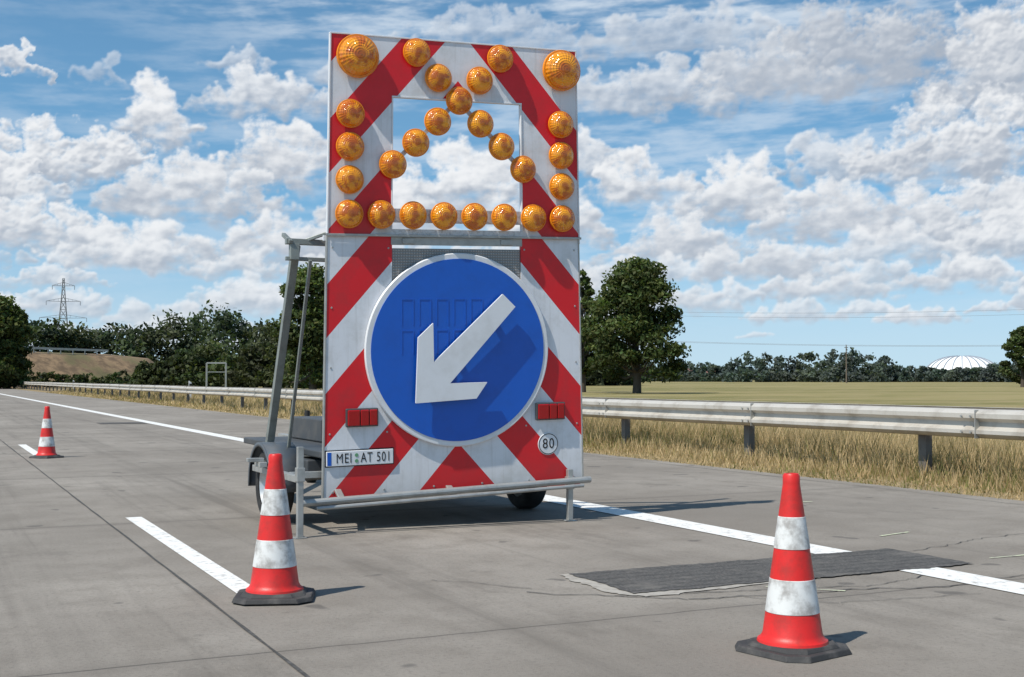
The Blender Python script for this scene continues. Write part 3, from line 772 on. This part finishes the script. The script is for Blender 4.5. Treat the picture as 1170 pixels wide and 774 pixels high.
for i,xx in enumerate((2.58,4.83)):
    b=MB()
    w=.085; b.lathe([(.19,-w),(.25,-w-.01),(.285,-w+.005),(.30,-w+.03),(.30,w-.03),(.285,w-.005),(.25,w+.01),(.19,w)],40,c=(xx,9.75,.304),axis='X')
    world_child(b.obj('tyre_%d'%(i+1),[M['black']],T,smooth=40))
    b=MB(); b.lathe([(0,-.05),(.06,-.055),(.07,-.03),(.15,-.03),(.185,-.07),(.192,-.078),(.192,.078),(.185,.07),(.15,.03),(0,.03)],32,c=(xx,9.75,.304),axis='X')
    world_child(b.obj('rim_%d'%(i+1),[M['rim']],T,smooth=40))
    b=MB(); n=18
    outer=[]
    for k in range(n+1):
        a=rad(-8+196*k/n); outer.append((9.75+.36*math.cos(a),.31+.36*math.sin(a)*.92))
    vs=[(xx-.125,p[0],p[1]) for p in outer]+[(xx+.125,p[0],p[1]) for p in outer]
    fs=[(k,k+1,n+2+k,n+1+k) for k in range(n)]
    inner=[(9.75+(p[0]-9.75)*.90,.31+(p[1]-.31)*.90) for p in outer]
    b.add(vs,fs)
    vs=[(xx-.125,p[0],p[1]) for p in outer]+[(xx-.127,p[0],p[1]) for p in inner]; b.add(vs,[(k,k+1,n+2+k,n+1+k) for k in range(n)])
    vs=[(xx+.125,p[0],p[1]) for p in outer]+[(xx+.127,p[0],p[1]) for p in inner]; b.add(vs,[(k,k+1,n+2+k,n+1+k) for k in range(n)])
    o=world_child(b.obj('fender_%d'%(i+1),[M['fender']],T,smooth=40)); s=o.modifiers.new('s','SOLIDIFY'); s.thickness=.006
b=MB(); b.lathe([(0,-.06),(.09,-.06),(.11,-.04),(.11,.04),(.09,.06),(0,.06)],24,c=(3.9,13.2,.115),axis='X'); b.tube((3.85,13.2,.11),(3.85,13.2,.8),.03,n=10)
world_child(b.obj('jockey_wheel',[M['black']],T,smooth=40))

# ------------------------------------------------------------ far things
def embankment():
    m,nt,p=newmat('dry_embankment'); g=N(nt); v=g.pos()
    a=g.noise(v,.6,5,.7); bb=g.noise(v,.15,4,.6)
    c=g.mix(g.smooth(a,.35,.65),(.12,.08,.045),(.27,.18,.10)); c=g.mix(g.smooth(bb,.48,.60,0,.7),c,(.08,.085,.03))
    g.l(c,p.inputs['Base Color']); p.inputs['Roughness'].default_value=.95; return m
A=[(-3,170,4.9),(2,172,5.0),(5,178,4.8),(7.5,184,4.7),(9.2,188,4.2),(10.5,195,1.2),(11.5,198,-.2)]
vs=[];fs=[]
for i in range(61):
    t=i/60*(len(A)-1); k=min(int(t),len(A)-2); u=t-k
    a_,d_,h_=[A[k][q]*(1-u)+A[k+1][q]*u for q in range(3)]
    for q,(dd,hh) in enumerate(((-11,-.2),(-8,.22),(-5,.50),(-2.5,.78),(0,.96),(3,1.),(9,.9))):
        j=random.uniform(-.25,.25)*(0 if q in(0,5) else 1); vs.append(at(a_,d_+dd+j,h_*hh+j*.6 if hh>0 else -.2))
for i in range(60):
    for k in range(6): fs.append((i*7+k,(i+1)*7+k,(i+1)*7+k+1,i*7+k+1))
mesh_obj('embankment',vs,fs,embankment(),smooth=True)
b=MB()
for i in range(3):
    p0=Vector(at(*A[i][:2]));p1=Vector(at(*A[i+1][:2])); p0.z=A[i][2]+.45;p1.z=A[i+1][2]+.45
    b.beam(p0,p1,.08,.3)
    for k in range(5):
        q=p0.lerp(p1,k/5); b.box(q.x-.06,q.x+.06,q.y-.06,q.y+.06,q.z-.8,q.z)
b.obj('bridge_guardrail',[M['rail']])
b=MB(); c0=Vector(at(11.75,140)); c1=Vector(at(12.6,140))
for q in (c0,c1): b.box(q.x-.08,q.x+.08,q.y-.08,q.y+.08,0,2.9)
b.beam(c0+Vector((0,0,2.9)),c1+Vector((0,0,2.9)),.16,.16)
b.beam(c0+Vector((0,0,1.9)),c1+Vector((0,0,1.9)),.08,.08)
b.obj('steel_gantry',[M['galv']])
def delin(name,loc):
    e=empty(name,loc); b=MB(); b.prism([(-.06,0),(.06,0),(.06,.95),(-.06,1.05)],-.05,.05); b.obj('post',[M['white']],e)
    b=MB(); b.box(-.062,.062,-.052,-.0505,.78,.92); b.obj('black_band',[M['textblack']],e)
delin('delineator_post',(11.7,60,0)); delin('delineator_post.001',(11.7,110,0))
def pylon(name,loc,h,w,rot):
    b=MB()
    def lv(t): return w*(1-t)**1.3/2+.25
    ts=[0,.16,.3,.42,.52,.61,.7,.78,.86,.93,1]
    for i in range(len(ts)-1):
        a,c=lv(ts[i]),lv(ts[i+1]);z0,z1=ts[i]*h,ts[i+1]*h
        P=[(-a,-a,z0),(a,-a,z0),(a,a,z0),(-a,a,z0)];Q=[(-c,-c,z1),(c,-c,z1),(c,c,z1),(-c,c,z1)]
        for k in range(4):
            b.beam(P[k],Q[k],.16); b.beam(P[k],Q[(k+1)%4],.09); b.beam(P[(k+1)%4],Q[k],.09); b.beam(Q[k],Q[(k+1)%4],.09)
    for t,aw in ((.62,7.2),(.78,5.2),(.93,3.4)):
        z=t*h
        for s in (-1,1):
            b.beam((0,0,z+1.1),(s*aw,0,z),.11); b.beam((0,-.4,z-.1),(s*aw,0,z),.11); b.beam((0,.4,z-.1),(s*aw,0,z),.11)
            for q in (.3,.55,.8): b.beam((s*aw*q,0,z),(s*aw*q,0,z+1.1*(1-q)),.07)
            b.tube((s*aw,0,z),(s*aw,0,z-1.3),.09,n=5)
    o=b.obj(name,[M['pylon']],fix=False); o.location=loc; o.rotation_euler=(0,0,rot); return o
pylon('electricity_pylon',at(5.6,420),33.5,6,rad(-12))
pylon('electricity_pylon.001',at(24.5,260),17.0,3.5,rad(60))
pylon('electricity_pylon.002',at(66,230),17.0,3.5,rad(60))
def wire(name,p0,p1,sag,r=.022):
    c=bpy.data.curves.new(name,'CURVE'); c.dimensions='3D'; c.bevel_depth=r; s=c.splines.new('POLY'); n=30; s.points.add(n)
    for i in range(n+1):
        t=i/n; q=Vector(p0).lerp(Vector(p1),t); s.points[i].co=(q.x,q.y,q.z-4*sag*t*(1-t),1)
    c.materials.append(M['pylon']); return link(bpy.data.objects.new(name,c))
P0=Vector(at(24.5,260)); P1=Vector(at(66,230))
wire('power_line',P0+Vector((0,0,16.8)),P1+Vector((0,0,15.2)),3.0); wire('power_line.001',P0+Vector((2,1,16.3)),P1+Vector((2,1,14.8)),3.3)
wire('power_line.002',P0+Vector((0,0,11.2)),P1+Vector((0,0,8.5)),2.8); wire('power_line.003',P0+Vector((2,1,10.9)),P1+Vector((2,1,8.2)),2.6)
x_,y_,_=at(41.0,330); b=MB(); b.tube((x_,y_,0),(x_,y_,10),.20,.12,8); b.box(x_-.6,x_+.6,y_-.06,y_+.06,9.2,9.35); b.obj('utility_pole',[M['wood']])
def house(name,azd,dist,w,dp,wh,rh,rot):
    e=empty(name,at(azd,dist),(0,0,rot)); b=MB(); b.box(-w/2,w/2,-dp/2,dp/2,0,wh); b.prism([(-w/2,wh),(w/2,wh),(0,wh+rh*.96)],-dp/2+.02,dp/2-.02); b.obj('walls',[M['wall']],e)
    b=MB(); o=.4; t=.2
    for s in (-1,1):
        b.add([(s*(w/2+o),-dp/2-o,wh-o*rh/(w/2)),(s*(w/2+o),dp/2+o,wh-o*rh/(w/2)),(0,dp/2+o,wh+rh),(0,-dp/2-o,wh+rh),
               (s*(w/2+o),-dp/2-o,wh-o*rh/(w/2)+t),(s*(w/2+o),dp/2+o,wh-o*rh/(w/2)+t),(0,dp/2+o,wh+rh+t),(0,-dp/2-o,wh+rh+t)],[(0,1,2,3),(4,5,6,7),(0,1,5,4),(0,3,7,4),(1,2,6,5)])
    b.obj('roof',[M['roof']],e)
    b=MB()
    for xx in (-w/4,w/4): b.box(xx-.5,xx+.5,-dp/2-.03,-dp/2+.02,1,2.1)
    for yy in (-dp/3,0,dp/3): b.box(-w/2-.03,-w/2+.02,yy-.5,yy+.5,1,2.1)
    b.obj('windows',[M['glass']],e)
house('farmhouse',35.15,560,9,14,3.0,2.8,rad(50)); house('farmhouse.001',34.1,565,8,12,3.0,2.6,rad(-60))
treeline('hedge',[(33,470,1.8),(36.4,470,2.2)],8,4.5,.5,31,1.1,50,.15,.6)
cx,cy,_=at(45.9,1000); e=empty('domed_hall',(cx,cy,0),(0,0,rad(-45.9)))
b=MB(); a_,c_,hh=29,18,18.5; nu,nv=48,12; vs=[];fs=[]
for j in range(nv+1):
    ph=math.pi/2*j/nv; cp=max(math.cos(ph),1e-6)**.8
    for i in range(nu):
        th=2*math.pi*i/nu; vs.append((a_*math.cos(th)*cp,c_*math.sin(th)*cp,hh*math.sin(ph)))
for j in range(nv):
    for i in range(nu): fs.append((j*nu+i,j*nu+(i+1)%nu,(j+1)*nu+(i+1)%nu,(j+1)*nu+i))
b.add(vs,fs); b.obj('shell',[M['hall']],e,smooth=60)
b=MB()
for i in range(0,nu,2):
    for j in range(nv-1):
        p=Vector(vs[j*nu+i])*1.01;q=Vector(vs[(j+1)*nu+i])*1.01; b.beam(p,q,.7,.7)
b.obj('ribs',[M['hallrib']],e,fix=False)

S.view_settings.view_transform='Standard'
try: S.view_settings.look='None'
except Exception: pass
S.view_settings.exposure=0; S.view_settings.gamma=1
